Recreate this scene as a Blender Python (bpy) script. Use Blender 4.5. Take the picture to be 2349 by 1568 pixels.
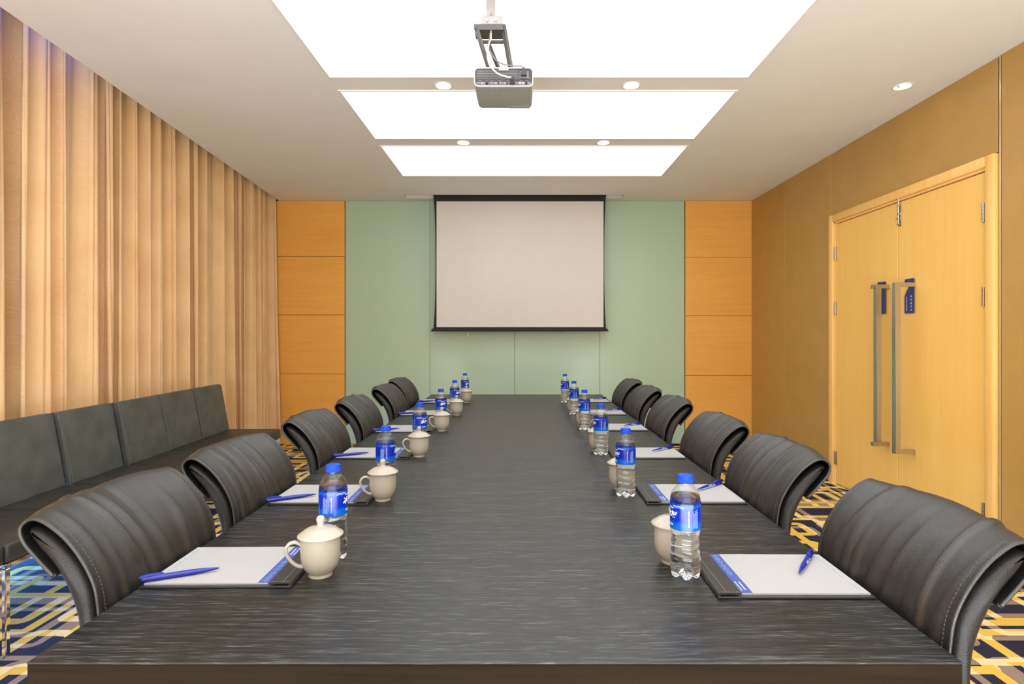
import bpy, bmesh, math, random
from math import sin, cos, pi, radians as R, exp
from mathutils import Vector, Matrix, Euler

# ------------------------------------------------------------------ scene, camera, world, exposure
for o in list(bpy.data.objects):
    bpy.data.objects.remove(o)
SC = bpy.context.scene
COL = SC.collection
F = 1320.0                      # focal length in pixels of the 2349 px wide frame
CH, CEIL = 1.255, 2.80          # camera height, ceiling height
cam_d = bpy.data.cameras.new('camera'); cam = bpy.data.objects.new('camera', cam_d); COL.objects.link(cam)
cam.location = (0, 0, CH); cam.rotation_euler = (R(90), 0, 0)
cam_d.sensor_width = 36; cam_d.lens = 36 * F / 2349
cam_d.shift_x = (1174.5 - 1196) / 2349; cam_d.shift_y = (768 - 784) / 2349
cam_d.clip_start = 0.05
SC.camera = cam
vs = SC.view_settings
vs.view_transform = 'Standard'; vs.look = 'None'; vs.gamma = 1.0; vs.use_curve_mapping = False
vs.exposure = 0.56
W = bpy.data.worlds.new('world'); SC.world = W; W.use_nodes = True
W.node_tree.nodes['Background'].inputs[0].default_value = (0.25, 0.45, 1.0, 1)
W.node_tree.nodes['Background'].inputs[1].default_value = 0.8

PANEL_E = 1.5        # luminous ceiling film
def area(name, loc, rot, sx, sy, power, color=(1, 1, 1), spread=180):
    l = bpy.data.lights.new(name, 'AREA'); l.shape = 'RECTANGLE'; l.size = sx; l.size_y = sy
    l.energy = power; l.color = color; l.spread = R(spread)
    o = bpy.data.objects.new(name, l); COL.objects.link(o); o.location = loc; o.rotation_euler = rot
    return o
# added weak fill light at the unseen rear end, brightens ceiling and walls
area('rear_fill_light', (0.1, -2.35, 1.35), (R(100), 0, 0), 4.6, 2.3, 25, (0.87, 0.94, 1.0))
# added fill light low behind the camera, aimed up to brighten the ceiling
area('bounce_fill_light', (0.15, -1.25, 0.35), (R(180 - 10), 0, 0), 3.8, 1.8, 205, (0.87, 0.94, 1.0))
# blue light strips behind the curtain: low along the floor and up in the curtain pocket
area('blue_floor_strip', (-2.875, 1.6, 0.045), (R(90), 0, R(-90 + 2)), 4.8, 0.07, 60, (0.10, 0.35, 1.0))
area('blue_pocket_strip', (-2.54, 2.1, 3.04), (R(0), R(18), R(4.5)), 0.05, 3.0, 2.2, (0.08, 0.16, 1.0))

# ------------------------------------------------------------------ helpers
def obj(name, data, mat=None, parent=None, smooth=False, loc=None):
    if isinstance(data, bmesh.types.BMesh):
        me = bpy.data.meshes.new(name); data.normal_update(); data.to_mesh(me); data.free()
    else:
        me = data
    if smooth:
        me.polygons.foreach_set('use_smooth', [True] * len(me.polygons))
        if smooth != 'all':
            try: me.set_sharp_from_angle(angle=R(40))
            except Exception: pass
    o = bpy.data.objects.new(name, me); COL.objects.link(o)
    if mat:
        me.materials.clear(); me.materials.append(mat)
    if parent: o.parent = parent
    if loc: o.location = loc
    return o
def tag(o, label=None, cat=None, group=None, kind=None):
    if label: o['label'] = label
    if cat: o['category'] = cat
    if group: o['group'] = group
    if kind: o['kind'] = kind
    return o
def empty(name, loc=(0, 0, 0), rz=0, **k):
    o = bpy.data.objects.new(name, None); COL.objects.link(o); o.location = loc; o.rotation_euler = (0, 0, rz)
    o.empty_display_size = 0.05
    return tag(o, **k)
def copy_tree(o, parent=None):
    c = o.copy(); COL.objects.link(c); c.parent = parent
    for ch in list(o.children): copy_tree(ch, c)
    return c
def BM(): return bmesh.new()
def box(bm, c, s, bev=0, seg=2, rot=None):
    m = Matrix.Translation(c)
    if rot: m = m @ Euler(rot).to_matrix().to_4x4()
    g = bmesh.ops.create_cube(bm, size=1, matrix=m @ Matrix.Diagonal((s[0], s[1], s[2], 1)))
    if bev:
        es = list({e for v in g['verts'] for e in v.link_edges})
        bmesh.ops.bevel(bm, geom=es, offset=bev, segments=seg, affect='EDGES', profile=0.5)
    return bm
def bx(x0, x1, y0, y1, z0, z1, bev=0, seg=2, bm=None):
    return box(bm or BM(), ((x0 + x1) / 2, (y0 + y1) / 2, (z0 + z1) / 2), (abs(x1 - x0), abs(y1 - y0), abs(z1 - z0)), bev, seg)
def cyl(bm, c, r, h, seg=24, r2=None, rot=None):
    m = Matrix.Translation(c)
    if rot: m = m @ Euler(rot).to_matrix().to_4x4()
    bmesh.ops.create_cone(bm, cap_ends=True, segments=seg, radius1=r, radius2=r if r2 is None else r2, depth=h, matrix=m)
    return bm
def loft(bm, rings, closed=True, caps=True):
    vs_ = [[bm.verts.new(p) for p in ring] for ring in rings]
    n = len(rings[0])
    for a, b in zip(vs_[:-1], vs_[1:]):
        for i in range(n if closed else n - 1):
            j = (i + 1) % n
            bm.faces.new((a[i], a[j], b[j], b[i]))
    if caps and closed:
        bm.faces.new(list(reversed(vs_[0]))); bm.faces.new(vs_[-1])
    bmesh.ops.recalc_face_normals(bm, faces=bm.faces)
    return bm
def lathe(bm, prof, seg=40, mod=None):
    """prof: (r, z) bottom to top; mod(angle, r, z) -> (r, z)"""
    rings = []
    for r, z in prof:
        ring = []
        for k in range(seg):
            a = 2 * pi * k / seg
            rr, zz = mod(a, r, z) if mod else (r, z)
            ring.append((rr * cos(a), rr * sin(a), zz))
        rings.append(ring)
    return loft(bm, rings)
def smooth_path(pts, n=6):
    P = [Vector(p) for p in pts]; out = []
    for i in range(len(P) - 1):
        p0 = P[max(i - 1, 0)]; p1 = P[i]; p2 = P[i + 1]; p3 = P[min(i + 2, len(P) - 1)]
        for k in range(n):
            t = k / n
            out.append(0.5 * ((2 * p1) + (p2 - p0) * t + (2 * p0 - 5 * p1 + 4 * p2 - p3) * t * t + (3 * p1 - p0 - 3 * p2 + p3) * t ** 3))
    out.append(P[-1]); return out
def tube(bm, pts, r, seg=8, sx=1, sy=1):
    P = [Vector(p) for p in pts]; rings = []; up = None
    for i, p in enumerate(P):
        t = (P[min(i + 1, len(P) - 1)] - P[max(i - 1, 0)]).normalized()
        if up is None:
            up = Vector((0, 0, 1)) if abs(t.z) < 0.9 else Vector((1, 0, 0))
        s = t.cross(up).normalized(); up = s.cross(t).normalized()
        rr = r(i / (len(P) - 1)) if callable(r) else r
        rings.append([p + s * cos(2 * pi * k / seg) * rr * sx + up * sin(2 * pi * k / seg) * rr * sy for k in range(seg)])
    return loft(bm, rings)
def prism(bm, poly, z0, z1, bev=0):
    """poly in xy, extruded z0..z1"""
    return loft(bm, [[(x, y, z0) for x, y in poly], [(x, y, z1) for x, y in poly]])
def curve_fill(name, loops, z0, z1):
    """flat outline with holes -> solid mesh"""
    cu = bpy.data.curves.new(name, 'CURVE'); cu.dimensions = '2D'; cu.fill_mode = 'BOTH'
    cu.extrude = (z1 - z0) / 2
    for lp in loops:
        s = cu.splines.new('POLY'); s.points.add(len(lp) - 1)
        for i, (x, y) in enumerate(lp): s.points[i].co = (x, y, 0, 1)
        s.use_cyclic_u = True
    o = bpy.data.objects.new(name, cu); COL.objects.link(o)
    dg = bpy.context.evaluated_depsgraph_get(); dg.update()
    me = bpy.data.meshes.new_from_object(o.evaluated_get(dg))
    bpy.data.objects.remove(o); bpy.data.curves.remove(cu)
    me.transform(Matrix.Translation((0, 0, (z0 + z1) / 2)))
    return me
def text_mesh(body, size, extrude=0.0, align='CENTER', bold=0.0, shear=0.0):
    cu = bpy.data.curves.new('text', 'FONT'); cu.body = body; cu.size = size; cu.extrude = extrude
    cu.align_x = align; cu.align_y = 'CENTER'; cu.resolution_u = 2; cu.offset = bold; cu.shear = shear
    o = bpy.data.objects.new('text', cu); COL.objects.link(o)
    dg = bpy.context.evaluated_depsgraph_get(); dg.update()
    me = bpy.data.meshes.new_from_object(o.evaluated_get(dg))
    bpy.data.objects.remove(o); bpy.data.curves.remove(cu)
    return me
def add_mesh(bm, me, M_=None, fn=None):
    n = len(bm.verts); bm.from_mesh(me); bm.verts.ensure_lookup_table()
    for v in bm.verts[n:]:
        if M_: v.co = M_ @ v.co
        if fn: v.co = Vector(fn(v.co))
    return bm

# ------------------------------------------------------------------ materials
class N:
    def __init__(s, mat): s.t = mat.node_tree; s.n = s.t.nodes; s.l = s.t.links
    def new(s, ty, **kw):
        n = s.n.new(ty)
        for k, v in kw.items(): setattr(n, k, v)
        return n
    def set(s, node, idx, v):
        if v is None: return
        if hasattr(v, 'is_output'): s.l.new(v, node.inputs[idx])
        else: node.inputs[idx].default_value = v
    def m(s, op, a, b=None, c=None, clamp=False):
        n = s.new('ShaderNodeMath', operation=op); n.use_clamp = clamp
        for i, v in enumerate((a, b, c)): s.set(n, i, v)
        return n.outputs[0]
    def v(s, op, a, b=None, c=None):
        n = s.new('ShaderNodeVectorMath', operation=op)
        for i, x in enumerate((a, b, c)): s.set(n, i, x)
        return n.outputs[1] if op in ('LENGTH', 'DOT_PRODUCT') else n.outputs[0]
    def mix(s, f, a, b, blend='MIX'):
        n = s.new('ShaderNodeMix', data_type='RGBA', blend_type=blend)
        s.set(n, 0, f); s.set(n, 6, a); s.set(n, 7, b); return n.outputs[2]
    def noise(s, vec, scale, detail=3, rough=0.5, dist=0):
        n = s.new('ShaderNodeTexNoise'); s.set(n, 'Vector', vec); n.inputs['Scale'].default_value = scale
        n.inputs['Detail'].default_value = detail; n.inputs['Roughness'].default_value = rough
        n.inputs['Distortion'].default_value = dist; return n.outputs[0]
    def ramp(s, f, stops):
        n = s.new('ShaderNodeValToRGB'); s.set(n, 0, f); e = n.color_ramp.elements
        while len(e) < len(stops): e.new(0.5)
        for i, (p, c) in enumerate(stops):
            e[i].position = p; e[i].color = c if len(c) == 4 else (*c, 1)
        return n.outputs[0]
    def coord(s, kind='Object'): return s.new('ShaderNodeTexCoord').outputs[kind]
    def bump(s, h, strength, dist=0.001):
        n = s.new('ShaderNodeBump'); s.set(n, 'Height', h); n.inputs['Strength'].default_value = strength
        n.inputs['Distance'].default_value = dist; return n.outputs[0]
def c4(c): return (c[0], c[1], c[2], 1)
def srgb(r, g, b):
    f = lambda v: (v / 255 / 12.92) if v / 255 <= 0.04045 else ((v / 255 + 0.055) / 1.055) ** 2.4
    return (f(r), f(g), f(b), 1)
def mat(name, color, rough=0.5, metal=0.0, spec=0.5, build=None, **kw):
    m = bpy.data.materials.new(name); m.use_nodes = True
    b = m.node_tree.nodes['Principled BSDF']
    b.inputs['Base Color'].default_value = c4(color); b.inputs['Roughness'].default_value = rough
    b.inputs['Metallic'].default_value = metal; b.inputs['Specular IOR Level'].default_value = spec
    for k, v in kw.items(): b.inputs[k.replace('_', ' ')].default_value = v
    if build: build(N(m), b)
    return m
def vary(amount=0.12, scale=6.0, bumps=None, stretch=None, color=None):
    """noise colour variation and fine bump"""
    def f(n, b):
        co = n.coord()
        if stretch: co2 = n.v('MULTIPLY', co, stretch)
        else: co2 = co
        base = tuple(b.inputs['Base Color'].default_value)
        dark = tuple(x * (1 - amount) for x in base[:3]); light = tuple(min(1, x * (1 + amount)) for x in base[:3])
        n.l.new(n.ramp(n.noise(co2, scale, 4, 0.6), [(0.3, dark), (0.7, light)]), b.inputs['Base Color'])
        if bumps:
            n.l.new(n.bump(n.noise(co2, bumps[0], 3), bumps[1], bumps[2] if len(bumps) > 2 else 0.001), b.inputs['Normal'])
    return f
def leather_b(n, b):
    co = n.coord()
    vo = n.new('ShaderNodeTexVoronoi'); n.set(vo, 'Vector', co); vo.inputs['Scale'].default_value = 420
    h = n.m('ADD', n.m('MULTIPLY', vo.outputs[0], 0.7), n.m('MULTIPLY', n.noise(co, 900, 2), 0.4))
    n.l.new(n.bump(h, 0.35, 0.0012), b.inputs['Normal'])
    base = tuple(b.inputs['Base Color'].default_value)[:3]
    n.l.new(n.ramp(n.noise(co, 9, 3), [(0.3, tuple(x * 0.8 for x in base)), (0.7, tuple(x * 1.25 for x in base))]), b.inputs['Base Color'])
    n.l.new(n.ramp(n.noise(co, 30, 4), [(0.3, (0.38,) * 3), (0.7, (0.5,) * 3)]), b.inputs['Roughness'])
def wood_b(axis, dark, light, scale=1.0, bump_s=0.1):
    def f(n, b):
        co = n.coord()
        st = {'x': (2, 40, 40), 'y': (40, 2, 40), 'z': (30, 30, 1.5)}[axis]
        g = n.noise(n.v('MULTIPLY', co, tuple(v * scale for v in st)), 1.0, 5, 0.65, 0.3)
        big = n.noise(n.v('MULTIPLY', co, tuple(v * scale * 0.08 for v in st)), 1.0, 3)
        fac = n.m('ADD', n.m('MULTIPLY', g, 0.65), n.m('MULTIPLY', big, 0.35))
        n.l.new(n.ramp(fac, [(0.3, dark), (0.7, light)]), b.inputs['Base Color'])
        n.l.new(n.bump(g, bump_s, 0.001), b.inputs['Normal'])
    return f
def table_b(n, b):
    co = n.coord()
    g = n.noise(n.v('MULTIPLY', co, (26, 430, 430)), 1.0, 3, 0.6, 0.2)
    g2 = n.noise(n.v('MULTIPLY', co, (7, 150, 150)), 1.0, 4, 0.7, 0.4)
    fac = n.m('ADD', n.m('MULTIPLY', g, 0.55), n.m('MULTIPLY', g2, 0.45))
    n.l.new(n.ramp(fac, [(0.42, (0.004, 0.0044, 0.0046)), (0.54, (0.014, 0.0155, 0.016)), (0.68, (0.11, 0.114, 0.114))]), b.inputs['Base Color'])
    n.l.new(n.ramp(g2, [(0.3, (0.30,) * 3), (0.7, (0.46,) * 3)]), b.inputs['Roughness'])
    n.l.new(n.bump(fac, 0.35, 0.0008), b.inputs['Normal'])
def carpet_b(n, b):
    co = n.coord(); sep = n.new('ShaderNodeSeparateXYZ'); n.l.new(co, sep.inputs[0])
    X, Y = sep.outputs[0], sep.outputs[1]
    def layer(cx, cy, ox, oy, bw, seed, hx=(0.30, 0.17), hy=(0.30, 0.17), rad=0.05):
        qx = n.m('DIVIDE', n.m('ADD', X, ox), cx); qy = n.m('DIVIDE', n.m('ADD', Y, oy), cy)
        ix = n.m('FLOOR', qx); iy = n.m('FLOOR', qy)
        cv = n.new('ShaderNodeCombineXYZ'); n.l.new(ix, cv.inputs[0]); n.l.new(iy, cv.inputs[1]); cv.inputs[2].default_value = seed
        wn = n.new('ShaderNodeTexWhiteNoise', noise_dimensions='3D'); n.l.new(cv.outputs[0], wn.inputs[0])
        rs = n.new('ShaderNodeSeparateColor'); n.l.new(wn.outputs[1], rs.inputs[0])
        fx = n.m('MULTIPLY', n.m('SUBTRACT', n.m('SUBTRACT', qx, ix), 0.5), cx)
        fy = n.m('MULTIPLY', n.m('SUBTRACT', n.m('SUBTRACT', qy, iy), 0.5), cy)
        hxv = n.m('MULTIPLY', n.m('MULTIPLY_ADD', rs.outputs[0], hx[1], hx[0]), cx)
        hyv = n.m('MULTIPLY', n.m('MULTIPLY_ADD', rs.outputs[1], hy[1], hy[0]), cy)
        ax = n.m('SUBTRACT', n.m('ABSOLUTE', fx), n.m('SUBTRACT', hxv, rad))
        ay = n.m('SUBTRACT', n.m('ABSOLUTE', fy), n.m('SUBTRACT', hyv, rad))
        mx = n.m('MAXIMUM', ax, 0.0); my = n.m('MAXIMUM', ay, 0.0)
        d = n.m('SUBTRACT', n.m('ADD', n.m('SQRT', n.m('ADD', n.m('MULTIPLY', mx, mx), n.m('MULTIPLY', my, my))),
                                n.m('MINIMUM', n.m('MAXIMUM', ax, ay), 0.0)), rad)
        return n.m('LESS_THAN', n.m('ABSOLUTE', n.m('ADD', d, bw / 2)), bw / 2)
    ye = n.m('MAXIMUM', layer(0.66, 0.36, 0.1, 0.05, 0.052, 1, (0.36, 0.14), (0.32, 0.16)),
             layer(0.37, 0.84, 0.17, 0.21, 0.046, 2, (0.22, 0.20), (0.26, 0.20)))
    ta = n.m('MAXIMUM', layer(0.56, 0.50, 0.3, 0.19, 0.044, 3, (0.34, 0.14), (0.30, 0.18)),
             layer(0.88, 0.40, 0.02, 0.12, 0.034, 4, (0.26, 0.20), (0.28, 0.18)))
    fib = n.noise(co, 700, 2)
    navy = n.mix(fib, srgb(30, 30, 48), srgb(62, 62, 84)); yel = n.mix(fib, srgb(214, 172, 66), srgb(250, 214, 110))
    tau = n.mix(fib, srgb(138, 118, 106), srgb(172, 152, 138)); cre = n.mix(fib, srgb(244, 214, 150), srgb(250, 232, 190))
    c = n.mix(ta, navy, tau); c = n.mix(ye, c, n.mix(ta, yel, cre))
    n.l.new(c, b.inputs['Base Color'])
    n.l.new(n.bump(n.noise(co, 1100, 2), 0.5, 0.003), b.inputs['Normal'])
def curtain_b(n, b):
    co = n.coord(); sep = n.new('ShaderNodeSeparateXYZ'); n.l.new(co, sep.inputs[0])
    # woven waves: stacks of thin wavy lines whose direction swings
    Y, Z = sep.outputs[1], sep.outputs[2]
    big = n.m('SINE', n.m('MULTIPLY', n.m('ADD', Z, n.m('MULTIPLY', n.m('SINE', n.m('MULTIPLY', Y, 34)), 0.05)), 38))
    bend = n.m('MULTIPLY', big, 0.03)
    ln = n.m('SINE', n.m('MULTIPLY', n.m('ADD', n.m('ADD', Z, n.m('MULTIPLY', Y, 0.35)), n.m('MULTIPLY', n.m('SINE', n.m('MULTIPLY', n.m('ADD', Y, bend), 48)), 0.03)), 720))
    weave = n.noise(co, 500, 2)
    h = n.m('ADD', n.m('MULTIPLY', ln, 0.5), weave)
    f = n.m('ADD', n.m('MULTIPLY', ln, 0.10), n.m('MULTIPLY', n.noise(co, 3, 4), 0.8))
    n.l.new(n.ramp(f, [(0.2, srgb(226, 184, 134)), (0.7, srgb(248, 210, 160))]), b.inputs['Base Color'])
    n.l.new(n.bump(h, 0.25, 0.0008), b.inputs['Normal'])
def glass_green_b(n, b):
    co = n.coord()
    st = n.noise(n.v('MULTIPLY', co, (12, 1, 0.6)), 1.0, 4)
    n.l.new(n.ramp(st, [(0.3, srgb(182, 207, 182)), (0.7, srgb(182, 206, 183))]), b.inputs['Base Color'])
def label_b(n, b):
    co = n.coord(); sep = n.new('ShaderNodeSeparateXYZ'); n.l.new(co, sep.inputs[0])
    z = n.m('DIVIDE', n.m('SUBTRACT', sep.outputs[2], 0.103), 0.055)
    f = n.m('ADD', z, n.m('MULTIPLY', n.m('SUBTRACT', n.noise(co, 110, 3), 0.5), 0.35))
    n.l.new(n.ramp(f, [(0.0, srgb(5, 90, 185)), (0.22, srgb(0, 84, 190)), (0.36, srgb(0, 36, 160)), (0.80, srgb(0, 34, 155)), (0.88, srgb(10, 80, 180)), (1.0, srgb(0, 40, 150))]), b.inputs['Base Color'])
def paper_b(n, b):
    co = n.coord(); sep = n.new('ShaderNodeSeparateXYZ'); n.l.new(co, sep.inputs[0])
    fr = n.m('FRACT', n.m('DIVIDE', sep.outputs[0], 0.008))
    ln = n.m('MULTIPLY', n.m('LESS_THAN', fr, 0.09), n.m('MULTIPLY', n.m('LESS_THAN', n.m('ABSOLUTE', sep.outputs[1]), 0.095), n.m('LESS_THAN', n.m('ABSOLUTE', n.m('ADD', sep.outputs[0], 0.015)), 0.105)))
    n.l.new(n.mix(ln, (0.385, 0.38, 0.385, 1), (0.32, 0.316, 0.325, 1)), b.inputs['Base Color'])

M = {}
M['ceiling'] = mat('ceiling paint', (0.86, 0.86, 0.86), 0.9, build=vary(0.02, 3, (160, 0.08)))
M['white'] = mat('white trim', (0.85, 0.83, 0.80), 0.5, build=vary(0.02, 4))
M['plaster'] = mat('wall plaster', (0.80, 0.76, 0.70), 0.9, build=vary(0.03, 3, (120, 0.1)))
M['orange'] = mat('orange veneer', (0.7, 0.36, 0.1), 0.42, build=wood_b('x', srgb(238, 166, 70), srgb(250, 188, 92), 0.8, 0.03))
M['door'] = mat('maple veneer', (0.8, 0.5, 0.2), 0.38, build=wood_b('z', srgb(255, 196, 96), srgb(255, 213, 122), 0.8, 0.03))
M['doorframe'] = mat('maple frame', (0.8, 0.5, 0.2), 0.35, build=wood_b('z', srgb(250, 190, 98), srgb(255, 214, 136), 1.2, 0.04))
M['green'] = mat('green back painted glass', (0.33, 0.5, 0.4), 0.22, spec=0.35, build=glass_green_b)
M['fabric_wall'] = mat('bronze wall covering', (0.52, 0.305, 0.080), 0.42, spec=0.5, build=vary(0.05, 5, (300, 0.12)))
M['seam'] = mat('dark joint', (0.05, 0.035, 0.02), 0.7, build=vary(0.1))
M['brass'] = mat('light seam strip', (0.75, 0.62, 0.42), 0.35, metal=0.6, build=vary(0.05))
M['carpet'] = mat('patterned carpet', (0.2, 0.2, 0.2), 0.95, spec=0.1, build=carpet_b)
M['curtain'] = mat('gold brown drapery', (0.5, 0.35, 0.2), 0.75, spec=0.25, build=curtain_b)
M['curtain'].node_tree.nodes['Principled BSDF'].inputs['Sheen Weight'].default_value = 0.25
M['table'] = mat('black ash veneer', (0.02, 0.02, 0.02), 0.4, spec=0.5, build=table_b)
M['tableside'] = mat('dark brown edge veneer', (0.04, 0.028, 0.018), 0.8, spec=0.06, build=wood_b('x', (0.008, 0.005, 0.003, 1), (0.022, 0.015, 0.009, 1), 1.5, 0.1))
M['leather'] = mat('black leather', (0.013, 0.012, 0.0115), 0.42, spec=0.75, build=leather_b)
M['leather_seat'] = mat('black bench leather', (0.030, 0.031, 0.029), 0.42, spec=0.55, build=leather_b)
M['leather_pad'] = mat('black pad leather', (0.012, 0.011, 0.0105), 0.58, spec=0.35, build=leather_b)
M['leather_back'] = mat('black bench back leather', (0.075, 0.078, 0.070), 0.5, spec=0.5, build=leather_b)
M['folder'] = mat('folder leatherette', (0.022, 0.021, 0.02), 0.45, spec=0.5, build=leather_b)
M['stitch'] = mat('stitching thread', (0.07, 0.065, 0.06), 0.7, build=vary(0.1))
M['stitch_light'] = mat('grey thread', (0.22, 0.21, 0.2), 0.7, build=vary(0.1))
M['chrome'] = mat('chrome', (0.85, 0.85, 0.86), 0.07, metal=1.0, build=vary(0.02))
M['steel'] = mat('brushed steel', (0.50, 0.47, 0.42), 0.22, metal=1.0, build=vary(0.06, 30, (200, 0.03), (1, 1, 0.05)))
M['ceramic'] = mat('cream ceramic', (0.40, 0.368, 0.305), 0.16, spec=0.5, build=vary(0.015, 10))
M['cap'] = mat('blue cap', (0.004, 0.05, 0.50), 0.5, spec=0.25, build=vary(0.05, 40))
M['label'] = mat('blue label film', (0.01, 0.1, 0.7), 0.22, build=label_b)
M['print_white'] = mat('white print', (0.85, 0.88, 0.95), 0.5, build=vary(0.02))
M['print_pale'] = mat('pale blue print', (0.35, 0.5, 0.9), 0.5, build=vary(0.02))
M['print_red'] = mat('red print', (0.7, 0.08, 0.05), 0.5, build=vary(0.02))
M['paper'] = mat('writing paper', (0.84, 0.84, 0.85), 0.75, spec=0.2, build=paper_b)
M['paper_edge'] = mat('paper edge', (0.8, 0.8, 0.82), 0.8, build=vary(0.05, 60))
M['blue_band'] = mat('blue print band', srgb(60, 78, 150)[:3], 0.6, build=vary(0.06, 20))
M['ink'] = mat('grey print', (0.25, 0.26, 0.3), 0.7, build=vary(0.05))
M['pen'] = mat('blue pen plastic', (0.008, 0.016, 0.28), 0.25, spec=0.5, build=vary(0.06, 50))
M['pen_white'] = mat('pale pen plastic', (0.62, 0.68, 0.85), 0.3, build=vary(0.03, 50))
M['screen'] = mat('projection fabric', srgb(222, 218, 214)[:3], 0.9, spec=0.1, build=vary(0.02, 2, (600, 0.05)))
M['black'] = mat('black matt', (0.012, 0.012, 0.012), 0.7, build=vary(0.1))
M['dark_plastic'] = mat('dark grey plastic', (0.035, 0.034, 0.042), 0.5, build=vary(0.08, 20))
M['mid_plastic'] = mat('grey plastic', (0.17, 0.165, 0.17), 0.5, build=vary(0.08, 20))
M['projector'] = mat('projector shell', (0.30, 0.31, 0.28), 0.45, build=vary(0.04, 12))
M['rim_white'] = mat('projector rim', (0.85, 0.87, 0.86), 0.4, build=vary(0.02))
M['mount'] = mat('mount metal grey', (0.42, 0.40, 0.40), 0.45, metal=0.4, build=vary(0.08, 15))
M['mount_dark'] = mat('mount metal dark', (0.11, 0.105, 0.10), 0.45, metal=0.5, build=vary(0.12, 15))
M['cable_cream'] = mat('cream cable', (0.66, 0.62, 0.46), 0.5, build=vary(0.04))
M['sign'] = mat('blue sign card', srgb(44, 52, 130)[:3], 0.4, build=vary(0.05, 12))
M['clear_plastic'] = mat('milky plastic', (0.85, 0.78, 0.66), 0.3, build=vary(0.03))
def film_b(n, b):
    b.inputs['Emission Color'].default_value = (0.95, 0.975, 1.0, 1); b.inputs['Emission Strength'].default_value = PANEL_E
M['film'] = mat('luminous stretch film', (0.8, 0.8, 0.8), 0.6, build=film_b)
def lamp_b(n, b):
    b.inputs['Emission Color'].default_value = (0.93, 0.95, 1.0, 1); b.inputs['Emission Strength'].default_value = 22
M['lamp'] = mat('lamp face', (0.8, 0.8, 0.8), 0.6, build=lamp_b)
# thin clear bottle plastic: a little fresnel gloss over see-through
def clear(name, tint=(0.96, 0.98, 0.99)):
    m = bpy.data.materials.new(name); m.use_nodes = True; n = N(m); n.n.clear()
    out = n.new('ShaderNodeOutputMaterial'); tr = n.new('ShaderNodeBsdfTransparent'); tr.inputs[0].default_value = c4(tint)
    gl = n.new('ShaderNodeBsdfGlossy'); gl.inputs['Roughness'].default_value = 0.04; gl.inputs[0].default_value = (1, 1, 1, 1)
    fr = n.new('ShaderNodeLayerWeight'); fr.inputs[0].default_value = 0.35
    bp = n.bump(n.noise(n.v('MULTIPLY', n.coord(), (1, 1, 1.6)), 55, 2), 0.15, 0.002)
    n.l.new(bp, gl.inputs['Normal'])
    mx = n.new('ShaderNodeMixShader')
    n.l.new(n.m('MULTIPLY_ADD', n.m('POWER', fr.outputs[1], 2.2), 0.7, 0.045), mx.inputs[0])
    n.l.new(tr.outputs[0], mx.inputs[1]); n.l.new(gl.outputs[0], mx.inputs[2]); n.l.new(mx.outputs[0], out.inputs[0])
    return m
M['bottle'] = clear('clear bottle plastic')
def water_b(n, b):
    co = n.coord()
    n.l.new(n.bump(n.noise(n.v('MULTIPLY', co, (1, 1, 1.8)), 45, 2, 0.5, 0.6), 0.15, 0.003), b.inputs['Normal'])
M['water'] = mat('water', (0.97, 0.985, 1.0), 0.02, build=water_b, Transmission_Weight=1.0, IOR=1.33)
M['glass'] = clear('window glass', (0.85, 0.92, 0.95))

# ------------------------------------------------------------------ room shell
D = 6.633; YB = -2.5; XR = 2.65
def edgeX(y): return -2.454 - 0.0866 * (y - 2.708)      # ceiling edge along the curtain pocket
def curtX(y): return -2.715 - 0.036 * (y - 2.7)          # mean line of the curtain
def wallX(y): return -3.02 - 0.036 * (y - 2.7)
S = lambda o: tag(o, kind='structure')
S(obj('floor', bx(-3.4, XR + 0.2, YB, D + 0.15, -0.06, 0), M['carpet']))
# luminous panel and downlight openings
PX0, PX1 = -1.147, 1.355
PANELS = [(-0.66, 0.23), (0.42, 1.30), (1.49, 2.37), (2.56, 3.44), (3.642, 4.522), (4.70, 5.575)]
DLS = [(-0.483, 3.565, 0), (0.681, 3.565, 0), (-0.466, 4.624, 0), (0.659, 4.624, 0), (2.37, 3.578, 1),
       (2.37, 1.4, 1), (-0.48, 2.46, 0), (0.68, 2.46, 0)]
loops = [[(edgeX(YB), YB), (XR + 0.1, YB), (XR + 0.1, D + 0.05), (edgeX(D + 0.05), D + 0.05)]]
for y0, y1 in PANELS: loops.append([(PX0, y0), (PX0, y1), (PX1, y1), (PX1, y0)])
for x, y, k in DLS: loops.append([(x + 0.05 * cos(2 * pi * i / 24), y - 0.05 * sin(2 * pi * i / 24)) for i in range(24)])
SLOT = (-1.29, 1.135, 6.335, 6.505)
loops.append([(SLOT[0], SLOT[2]), (SLOT[0], SLOT[3]), (SLOT[1], SLOT[3]), (SLOT[1], SLOT[2])])
S(obj('ceiling', curve_fill('ceiling', loops, CEIL, CEIL + 0.34), M['ceiling']))
S(obj('trim_1', bx(-3.5, XR + 0.2, YB - 0.1, D + 0.2, CEIL + 0.38, CEIL + 0.44), M['plaster']))   # slab above
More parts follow.
